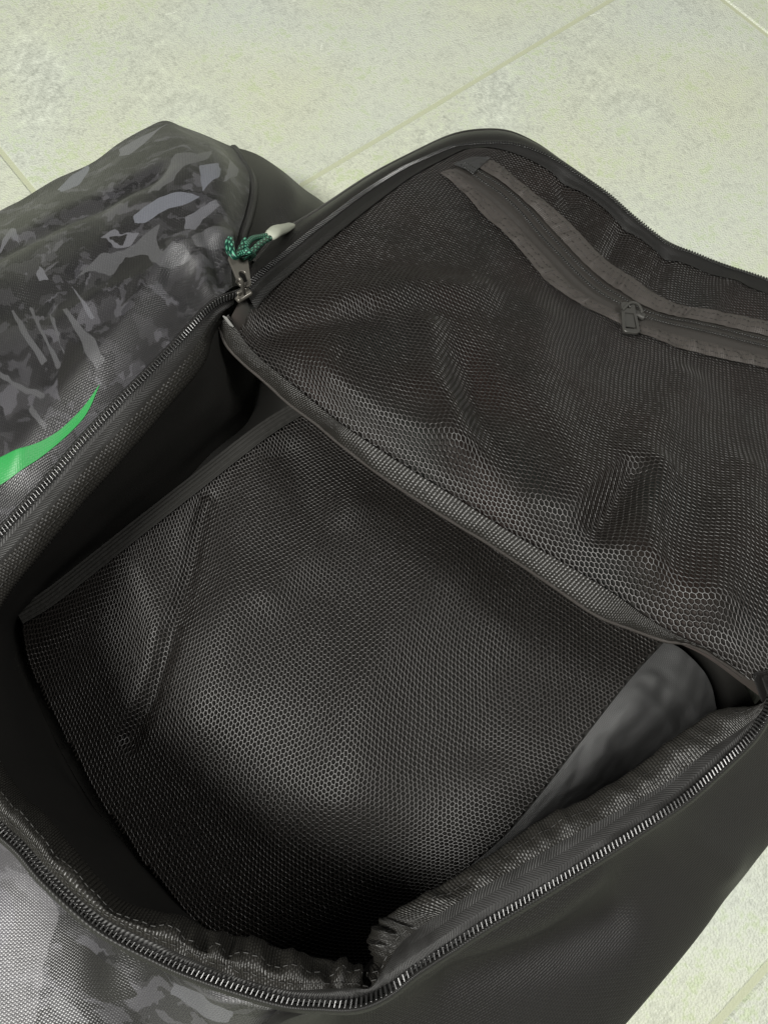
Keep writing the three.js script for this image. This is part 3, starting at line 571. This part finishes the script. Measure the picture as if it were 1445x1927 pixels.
const lidFold = segFold(lidPlain, [
  [[[0.2199, 0.0364], [0.3520, 0.0666], [0.4728, 0.0628], [0.5886, 0.0600], [0.7036, 0.0333], [0.8536, 0.0310]], 24, 9],
  [[[0.0567, 0.0166], [0.1173, 0.1016], [0.1996, 0.2139]], 10, -4],
  [[[0.1460, 0.2077], [0.2173, 0.3312], [0.3239, 0.4546]], 14, 4],
  [[[0.2966, 0.2677], [0.3596, 0.1577], [0.4429, 0.0634]], 11, 4],
  [[[0.3817, 0.2469], [0.4673, 0.1230], [0.5494, 0.0635]], 12, -4],
  [[[0.4388, 0.5027], [0.5051, 0.2906], [0.6111, 0.1567]], 18, 3],
  [[[0.7031, 0.2194], [0.6827, 0.0734]], 9, -7],
  [[[0.7378, 0.2634], [0.7429, 0.1290], [0.7694, 0.0394]], 9, 4],
  [[[0.7404, 0.5714], [0.7031, 0.2969], [0.6460, 0.1060]], 12, 3],
  [[[0.8739, 0.3744], [0.8635, 0.1994], [0.8690, 0.0589]], 13, 3],
  [[[0.2173, 0.0839], [0.3096, 0.0723], [0.3817, 0.0896]], 9, -3],
  [[[0.2734, 0.9746], [0.3400, 0.9040]], 7, -3], [[[0.4834, 0.9770], [0.4996, 0.8454]], 8, -3], [[[0.6190, 0.9728], [0.6188, 0.8378]], 7, -3], [[[0.7861, 0.9634], [0.7423, 0.8411]], 8, 2.5],
]);
const lidD = (u, v) => 0.009 * 12.2 * v * (1 - v) ** 4 * sst(0, 0.22, u) + 1.25 * lidFold(u, v) * sst(0, 0.07, v) * (1 - sst(0.93, 1, v)) * sst(0, 0.04, u) + 0.0011 * N(u * 8, v * 7, 3) * sst(0, 0.1, v) * (1 - sst(0.9, 1, v));
const lidS = surface(lidBase, lidD, 1);
const lidBackS = surface(lidBase, (u, v) => lidD(u, v) * 0.8 - 0.0045 * sst(0, 0.06, u) * (1 - sst(0.95, 1, v)) - 0.0012, 1);
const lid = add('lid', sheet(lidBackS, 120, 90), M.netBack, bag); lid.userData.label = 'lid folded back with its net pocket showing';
const snap = ([u, v], lift) => { return lidS.pos(u, v).addScaledVector(lidS.normal(clamp(u, 0.01, 0.99), clamp(v, 0.01, 0.99)), lift); };
// edge path of the lid in its own coordinates: up the left side, round the corner, along the far side
const edgeUV = (t, inset) => t < 0.46 ? [inset, t / 0.46 * (1 - inset * 1.2)] : [inset + (t - 0.46) / 0.54 * (1 - inset), 1 - inset * 1.2];
const edgePt = (t, inset, lift) => { const [u, v] = edgeUV(t, inset); return lidS.pos(clamp(u), clamp(v)).addScaledVector(lidS.normal(clamp(u, 0.01, 0.99), clamp(v, 0.01, 0.99)), lift); };
const edgePts = (inset, lift) => { const l = []; for (let k = 2; k <= 60; k++) l.push(edgePt(k / 60, inset, lift)); return l; };
const edgeTeeth = edgePts(0, 0.0020), edgeInner = edgePts(0.038, 0.0016);
add('zipper_tape', sheet(surface(rows(edgeTeeth, edgeInner), null, 1), 300, 6), M.tape, lid);
const eT = curve(edgeTeeth), nearI = nearest(curve(edgeInner));
add('zipper_teeth', teethAlong(eT, (t, p) => nearI(p).clone().sub(p), 0.0021, new THREE.CapsuleGeometry(0.00066, 0.0024, 3, 8)), M.teeth, lid).userData.kind = 'stuff';
{ // outer side of the lid under the zipper, with its piping
  const T = [V(-9.25,11.20,-26.23), V(-7.81,9.80,-29.76), V(-5.79,8.00,-34.23), V(-3.22,5.80,-39.57), V(-0.85,4.40,-43.13), V(1.74,3.30,-46.06), V(3.62,3.00,-47.08), V(6.06,2.90,-47.63), V(8.14,2.70,-47.47), V(10.05,2.60,-46.71), V(13.83,2.50,-44.24), V(17.24,2.40,-41.30), V(20.09,2.40,-39.88), V(25.84,2.40,-38.22), V(29.56,2.40,-36.99)];
  const O = [V(-9.58,9.90,-28.79), V(-8.72,8.70,-31.97), V(-6.78,7.00,-35.78), V(-3.94,4.60,-41.41), V(-1.18,3.20,-45.33), V(1.46,2.00,-48.68), V(3.64,1.80,-49.84), V(5.99,1.60,-50.32), V(8.20,1.40,-49.72), V(10.30,1.20,-48.50), V(14.17,1.10,-45.68), V(17.68,1.00,-42.59), V(20.66,1.00,-41.08), V(26.62,1.00,-39.33), V(30.45,1.00,-38.07)];
  const Md = T.map((p, i) => p.clone().lerp(O[i], 0.55).setY(p.y * 0.5 + O[i].y * 0.5 + 0.003));
  add('lid_side', sheet(surface(rows(T.map((p) => p.clone().setY(p.y + 0.0004)), Md, O, O.map((p) => p.clone().setY(Math.max(0.001, p.y - 0.012)))), null, -1), 200, 16), M.plain, lid);
  add('piping', tube(curve(O), 0.0018, 160), M.band, lid);
}
const slotTop = [[0.0938, 0.8609], [0.1361, 0.8845], [0.2228, 0.8562], [0.3234, 0.8404], [0.4120, 0.8230], [0.4772, 0.8071], [0.5290, 0.8051], [0.5861, 0.8140], [0.6622, 0.8011], [0.7216, 0.8161], [0.7927, 0.8407], [0.8777, 0.8604], [0.9844, 0.8744]];
const slotMid = [[0.0989, 0.8171], [0.1639, 0.7943], [0.2281, 0.7856], [0.2967, 0.7661], [0.3739, 0.7283], [0.4527, 0.7120], [0.5190, 0.6978], [0.5770, 0.7077], [0.6484, 0.7179], [0.7055, 0.7433], [0.7770, 0.7637], [0.8823, 0.7866], [0.9834, 0.7950]];
const slotLow = [[0.0781, 0.7608], [0.1567, 0.7210], [0.2219, 0.6843], [0.2823, 0.6728], [0.3473, 0.6445], [0.4127, 0.6089], [0.4861, 0.6154], [0.5567, 0.6348], [0.6361, 0.6473], [0.7106, 0.6611], [0.8100, 0.6917], [0.8861, 0.7146], [0.9823, 0.7301]];
const c2 = (l) => curve(l.map(([u, v]) => new THREE.Vector3(u, v, 0))), ST = c2(slotTop), SM = c2(slotMid), SL = c2(slotLow);
const onLid = (p, lift) => lidS.pos(clamp(p.x), clamp(p.y)).addScaledVector(lidS.normal(clamp(p.x, 0.01, 0.99), clamp(p.y, 0.01, 0.99)), lift);
const inBand = (u, v) => { // true inside the pocket's zipper band
  let best = null, d = 1e9; for (let k = 0; k <= 60; k++) { const m = SM(k / 60), e = (m.x - u) ** 2 + (m.y - v) ** 2; if (e < d) { d = e; best = k / 60; } }
  const a = ST(best), b = SL(best), m = SM(best), half = Math.max(Math.hypot(a.x - m.x, a.y - m.y), Math.hypot(b.x - m.x, b.y - m.y)); return Math.sqrt(d) < half * 0.5 && best > 0.01;
};
const lidNet = add('netting', netting(lidS, 0.0033, (u, v) => !inBand(u, v), 0, 0.13, 0.00042, [0.03, 1, 0, 0.965], -0.55), M.net, lid); lidNet.userData.kind = 'stuff';
{
  const band = (fa, fb, lift, amp, sd) => surface((u, v) => onLid(fa(u).lerp(fb(u), v), 0), (u, v) => lift + 0.0008 * Math.sin(Math.PI * v) + (0.25 + 0.75 * Math.sin(Math.PI * v)) * amp * (N(u * 46, v * 0.5, sd) + 0.45 * N(u * 95, v * 0.8, sd + 4)), -1);
  const mix = (A, B, k) => (t) => A(t).lerp(B(t), k);
  add('pocket_binding', sheet(band(ST, mix(ST, SM, 0.62), 0.0028, 0.0026, 2), 320, 12), M.bandGrey, lid);
  add('pocket_binding', sheet(band(mix(SL, SM, 0.52), SL, 0.0022, 0.0026, 6), 320, 12), M.bandGrey, lid);
  add('pocket_zipper_tape', sheet(band(mix(ST, SM, 0.55), mix(SL, SM, 0.46), 0.0012, 0.0002, 9), 220, 12), M.tapeGrey, lid);
  const st1 = band(ST, mix(ST, SM, 0.62), 0.0028, 0.0026, 2), st2 = band(mix(SL, SM, 0.52), SL, 0.0022, 0.0026, 6);
  for (const [q, v] of [[st1, 0.3], [st1, 0.7], [st2, 0.35], [st2, 0.75]]) addStitch((t) => q.pos(t, v), 0.0002, lid);
  const small = new THREE.CapsuleGeometry(0.00058, 0.0014, 3, 7);
  for (const s of [-1, 1]) {
    const f = (t) => { const m = SM(t), o = s < 0 ? ST(t) : SL(t); return onLid(m.lerp(o, 0.14), 0.0038); };
    const g0 = (t) => onLid(SM(t), 0.0038), nm = nearest(g0);
    add('pocket_zipper_teeth', teethAlong(f, (t, p) => nm(p).clone().sub(p), 0.0019, small, 0.15 * s), M.teeth, lid).userData.kind = 'stuff';
  }
  // end tab of the pocket zipper
  add('zipper_end_tab', sheet(surface((u, v) => onLid(new THREE.Vector3(0, 0, 0).copy(ST(u * 0.07)).lerp(SL(u * 0.07), v * 0.6), 0.0046), (u, v) => 0.0006 * N(u * 4, v * 5, 1), -1), 14, 20), M.satin, lid);
}
// binding of the hinge seam
{
  const up_ = [V(-9.94,11.70,-23.88), V(-8.98,11.60,-22.62), V(-7.93,11.50,-21.61), V(-6.63,11.50,-20.69), V(-5.07,11.50,-19.62), V(-3.38,11.50,-18.47), V(-2.41,11.50,-17.87), V(0.20,11.60,-16.40), V(3.24,11.80,-14.77), V(6.16,12.10,-13.12), V(8.97,12.40,-11.66), V(11.42,12.90,-10.25), V(12.77,13.10,-9.33), V(13.92,13.20,-8.71), V(14.86,13.40,-8.28), V(15.98,13.60,-7.79), V(17.16,13.90,-6.91)];
  const lo_ = [V(-10.45,11.10,-23.37), V(-9.88,11.00,-22.36), V(-8.87,10.90,-21.47), V(-7.36,10.80,-20.42), V(-5.85,10.80,-19.27), V(-4.17,10.80,-18.23), V(-2.92,10.80,-17.34), V(-0.45,10.90,-15.73), V(2.67,11.10,-13.98), V(5.51,11.40,-12.47), V(8.25,11.70,-10.88), V(10.75,12.20,-9.29), V(12.45,12.50,-8.71), V(13.88,12.90,-8.25), V(14.86,13.10,-8.18), V(15.99,13.30,-7.74), V(17.21,13.70,-6.85)];
  const mid = up_.map((p, i) => p.clone().lerp(lo_[i], 0.5).setY((p.y + lo_[i].y) / 2 + 0.0012));
  const tuck = lo_.map((p, i) => p.clone().lerp(up_[i], 0.4).setY(p.y - 0.0025));
  const hingeS = surface(rows(up_, mid, lo_, tuck), (u, v) => 0.0008 * N(u * 46, v * 1.5, 3) * Math.sin(Math.PI * v), 1);
  add('hinge_binding', sheet(hingeS, 300, 18), M.band, lid);
  addStitch((t) => hingeS.pos(t, 0.16), 0.0002, lid);
  addStitch((t) => hingeS.pos(t, 0.38), 0.0002, lid);
  add('painted_lit_lip', tube(curve(lo_), 0.0009, 220, 8), M.bandGrey, lid);  // paler tube, its colour standing in for light on the lip
}
// back of the bag under the lid
const backS = surface(rows([V(-9.17,9.00,-22.61), V(-4.43,9.00,-20.11), V(3.57,9.40,-15.75), V(12.11,10.50,-10.98), V(18.20,11.80,-7.33), V(21.10,12.00,-6.15)], [V(-8.56,6.50,-28.94), V(-2.73,6.00,-26.50), V(5.02,6.00,-23.36), V(14.24,6.50,-19.32), V(22.52,7.00,-16.85), V(27.11,7.00,-15.81)], [V(-5.60,1.00,-37.10), V(-0.78,0.60,-37.17), V(6.96,0.30,-36.61), V(17.05,0.30,-31.57), V(26.65,0.30,-28.53), V(32.21,0.30,-26.34)]), null, 1);
const closeS = surface(rows([V(29.45,6.00,-8.62), V(24.52,10.50,-8.28), V(21.18,13.00,-8.02), V(18.99,14.00,-7.85)], [V(35.89,3.00,-17.77), V(28.97,8.00,-13.58), V(23.81,11.50,-10.16), V(19.97,13.40,-8.31)], [V(32.21,0.30,-26.34), V(27.11,7.00,-15.81), V(23.56,10.00,-9.32), V(21.10,12.00,-6.15)]), null, 1);
add('back_panel', mergeGeometries([sheet(backS, 50, 30), sheet(closeS, 24, 16)]), M.plain, bag);
{ // the lid's far end, outside the picture
  const a = [V(29.56,2.40,-36.99), V(27.48,5.00,-27.40), V(24.26,9.00,-18.00), V(21.15,12.50,-10.69), V(18.87,14.20,-5.66)];
  const s = surface(rows(a, a.map((p) => p.clone().add(new THREE.Vector3(0.006, -0.006, 0))), a.map((p) => p.clone().add(new THREE.Vector3(0.004, -0.016, 0)).setY(Math.max(0.001, p.y - 0.016)))), null, 1);
  add('lid_side', sheet(s, 60, 8), M.plain, lid);
}

// ---------- pulls ----------
const frame = (o, x, y, at_) => { const Z = x.clone().cross(y).normalize(), Y = Z.clone().cross(x).normalize(); return new THREE.Matrix4().makeBasis(x.clone().normalize(), Y, Z).setPosition(at_); };
function tabShape(w0, w1, L, holes, depth, bevel) {
  const s = new THREE.Shape(); const r = 0.0018;
  s.moveTo(-w0 / 2 + r, 0); s.lineTo(w0 / 2 - r, 0); s.quadraticCurveTo(w0 / 2, 0, w0 / 2, -r); s.lineTo(w1 / 2, -L + r * 2); s.quadraticCurveTo(w1 / 2, -L, w1 / 2 - r * 2, -L); s.lineTo(-w1 / 2 + r * 2, -L); s.quadraticCurveTo(-w1 / 2, -L, -w1 / 2, -L + r * 2); s.lineTo(-w0 / 2, -r); s.quadraticCurveTo(-w0 / 2, 0, -w0 / 2 + r, 0);
  for (const h of holes) s.holes.push(h);
  return new THREE.ExtrudeGeometry(s, { depth, bevelEnabled: true, bevelThickness: bevel, bevelSize: bevel, bevelSegments: 3, curveSegments: 10 }).translate(0, 0, -depth / 2);
}
const slotHole = (x, y, w, h) => { const p = new THREE.Path(), r = w / 2; p.moveTo(x - r, y - h / 2 + r); p.absarc(x, y - h / 2 + r, r, Math.PI, 2 * Math.PI); p.lineTo(x + r, y + h / 2 - r); p.absarc(x, y + h / 2 - r, r, 0, Math.PI); p.lineTo(x - r, y - h / 2 + r); return p; };
{
  const top = V(-9.72,13.20,-26.62), bot = V(-9.50,13.40,-24.60), L = top.distanceTo(bot), y = top.clone().sub(bot).normalize(), x = V(-9.05,13.20,-26.65).sub(V(-10.23,13.60,-26.16)).normalize();
  const pull = new THREE.Group(); pull.name = 'zipper_pull'; pull.userData.label = 'dark zipper pull with green cord at the hinge corner'; bag.add(pull);
  const tab = add('pull_tab', tabShape(0.0102, 0.0066, L, [slotHole(0, -L * 0.68, 0.0046, 0.0082)], 0.0010, 0.0004), M.metal, pull);
  tab.applyMatrix4(frame(0, x, y, top));
  const body = add('slider_body', mergeGeometries([new RoundedBoxGeometry(0.0072, 0.003, 0.0105, 3, 0.0014), new RoundedBoxGeometry(0.0024, 0.0036, 0.007, 3, 0.0011).translate(0, 0.0022, 0)]), M.metal, pull);
  const sd = V(-9.37,11.90,-25.16), dir = V(-9.09,12.00,-25.52).sub(V(-9.75,12.10,-24.75)).normalize();
  body.applyMatrix4(new THREE.Matrix4().makeBasis(new THREE.Vector3().crossVectors(new THREE.Vector3(0, 1, 0), dir).normalize(), new THREE.Vector3().crossVectors(dir, new THREE.Vector3().crossVectors(new THREE.Vector3(0, 1, 0), dir)).normalize(), dir).setPosition(sd));
  add('slider_loop', tube(curve([V(-9.44,13.20,-25.04), V(-9.23,13.80,-24.83), V(-9.07,13.70,-24.69), V(-9.05,13.20,-24.65), V(-9.08,12.60,-24.73)]), 0.0011, 30), M.metal, pull);
  const cordPts = [V(-9.65,12.60,-28.28), V(-9.67,13.20,-27.13), V(-9.62,13.80,-26.16), V(-9.79,14.00,-26.18), V(-10.01,13.80,-26.88), V(-10.26,13.40,-27.60), V(-10.46,13.00,-27.53), V(-10.39,12.60,-27.36), V(-9.96,12.60,-26.99), V(-9.25,13.40,-26.60), V(-9.01,13.20,-27.08), V(-8.93,12.40,-28.18), V(-8.82,11.40,-29.39), V(-8.62,10.80,-30.15)];
  const cord2 = [V(-9.78,13.00,-26.77), V(-9.35,13.80,-26.48), V(-8.92,14.00,-26.45), V(-8.89,13.20,-26.89), V(-9.21,12.80,-26.94)];
  const cord3 = [V(-9.37,13.00,-26.97), V(-9.48,12.80,-27.77), V(-9.42,12.20,-28.72), V(-9.16,11.40,-29.57), V(-8.70,10.60,-30.47)];
  // braided cord
  const B = 256, bd = new Uint8Array(B * B * 4), bh = new Uint8Array(B * B * 4);
  for (let yy = 0; yy < B; yy++) for (let xx = 0; xx < B; xx++) {
    const p = xx / B * 8 + yy / B * 8, q = xx / B * 8 - yy / B * 8 + 64, i = (yy * B + xx) * 4, a = Math.abs(Math.sin(Math.PI * p)), b2 = Math.abs(Math.sin(Math.PI * q)), on = (Math.floor(p) + Math.floor(q)) % 2 === 0, w = on && Math.floor(p) % 2 === 0;
    bd[i] = w ? 105 : 6; bd[i + 1] = w ? 180 : 58; bd[i + 2] = w ? 148 : 47; bd[i + 3] = 255; bh[i] = bh[i + 1] = bh[i + 2] = 255 * a * b2; bh[i + 3] = 255;
  }
  const mk = (arr, srgb) => { const t = new THREE.DataTexture(arr, B, B); if (srgb) t.colorSpace = THREE.SRGBColorSpace; t.wrapS = t.wrapT = THREE.RepeatWrapping; t.magFilter = t.minFilter = THREE.LinearFilter; t.repeat.set(4.5, 1); t.needsUpdate = true; return t; };
  const braid = new THREE.MeshPhysicalMaterial({ map: mk(bd, true), bumpMap: mk(bh), bumpScale: 0.00012, roughness: 0.4 });
  add('cord', mergeGeometries([tube(curve(cordPts), 0.0017, 160, 14), tube(curve(cord2), 0.0016, 80, 14), tube(curve(cord3), 0.0016, 80, 14)]), braid, pull).userData.label = 'green braided cord loop';
  const ce = [V(-8.85,10.90,-30.04), V(-8.63,10.90,-30.26), V(-8.48,10.40,-30.98), V(-8.29,9.60,-31.85), V(-8.12,8.40,-33.15)].map((p) => p), f = curve(ce);
  const cap = surface((u, v) => { const p = f(u), t = f(Math.min(1, u + 0.02)).sub(f(Math.max(0, u - 0.02))).normalize(), s = new THREE.Vector3().crossVectors(t, new THREE.Vector3(0, 1, 0)).normalize(), n = s.clone().cross(t), a = v * 2 * Math.PI, w = 0.0042 * (0.75 + 0.35 * Math.sin(Math.PI * u)), h = 0.0026 * (0.6 + 0.5 * Math.sin(Math.PI * u)) + 0.0003 * N(u * 6, v * 6, 2); return p.addScaledVector(s, w * Math.cos(a)).addScaledVector(n, h * Math.sin(a)); }, null, 1);
  add('cord_end', sheet(cap, 24, 24), M.pale, pull);
}
{
  const top = snap([0.5783, 0.6933], 0.0075), bot = snap([0.6027, 0.6111], 0.0052), L = top.distanceTo(bot), y = top.clone().sub(bot).normalize(), x = V(15.56,5.20,-31.53).sub(V(14.34,5.20,-31.52)).normalize();
  const w0 = 0.0084, w1 = 0.0108, p = new THREE.Path(); p.moveTo(-0.0028, -L * 0.36); p.lineTo(0.0030, -L * 0.36); p.lineTo(0.0038, -L * 0.9); p.lineTo(-0.0037, -L * 0.9); p.lineTo(-0.0028, -L * 0.36);
  const pull = new THREE.Group(); pull.name = 'pocket_zipper_pull'; lid.add(pull);
  const tab = add('pull_tab', mergeGeometries([tabShape(w0, w1, L, [p, slotHole(0.0004, -L * 0.15, 0.003, 0.0034)], 0.0012, 0.0004), new THREE.BoxGeometry(0.0062, L * 0.44, 0.0005).translate(0.0002, -L * 0.58, -0.0001).toNonIndexed()].map((g) => g.index ? g.toNonIndexed() : g)), M.darkMetal, lid);
  lid.remove(pull); tab.name = numbered('pocket_zipper_pull'); tab.applyMatrix4(frame(0, x, y, top));
  const sd = snap([0.6111, 0.6980], 0.0042);
  const body = add('pocket_zipper_slider', new RoundedBoxGeometry(0.0085, 0.003, 0.006, 3, 0.0013), M.darkMetal, lid);
  const dx = snap([0.6484, 0.7179], 0).sub(snap([0.5770, 0.7077], 0)).normalize(), up3 = lidS.normal(0.5, 0.7), dz = dx.clone().cross(up3).normalize();
  body.applyMatrix4(new THREE.Matrix4().makeBasis(dx, dz.clone().cross(dx), dz).setPosition(sd));
  add('pocket_zipper_loop', tube(curve([snap([0.5750, 0.6616], 0.0075), snap([0.5821, 0.6890], 0.010), snap([0.5978, 0.7027], 0.0098), snap([0.6150, 0.7016], 0.0065)]), 0.0010, 30), M.darkMetal, lid);
}
{ // slider at the other end of the opening, and the stitched bar at the hinge corner
  const sl = add('zipper_slider', mergeGeometries([new RoundedBoxGeometry(0.008, 0.0045, 0.014, 3, 0.0018), new RoundedBoxGeometry(0.003, 0.004, 0.010, 3, 0.0012).translate(0, 0.0036, 0)]), M.plain, bag);
  sl.position.copy(V(17.98,14.20,-6.45)); sl.rotation.set(0.1, 0.35, 0.2);
  const a = V(-10.00,12.00,-23.49), b = V(-9.61,11.80,-23.13), l = [];
  for (let k = 0; k < 9; k++) l.push(new THREE.Matrix4().makeBasis(new THREE.Vector3(1, 0, 0.4).normalize(), new THREE.Vector3(0, 1, 0), new THREE.Vector3(-0.4, 0, 1).normalize()).multiply(new THREE.Matrix4().makeRotationZ(Math.PI / 2)).setPosition(a.clone().lerp(b, k / 8)));
  add('bar_stitch', merged(new THREE.CapsuleGeometry(0.0005, 0.0022, 2, 6), l), new THREE.MeshPhysicalMaterial({ color: lin(0.2, 0.2, 0.19), roughness: 0.5 }), bag);
}
bag.traverse((o) => { if (o.isMesh) o.castShadow = o.receiveShadow = true; });
renderer.render(scene, camera);
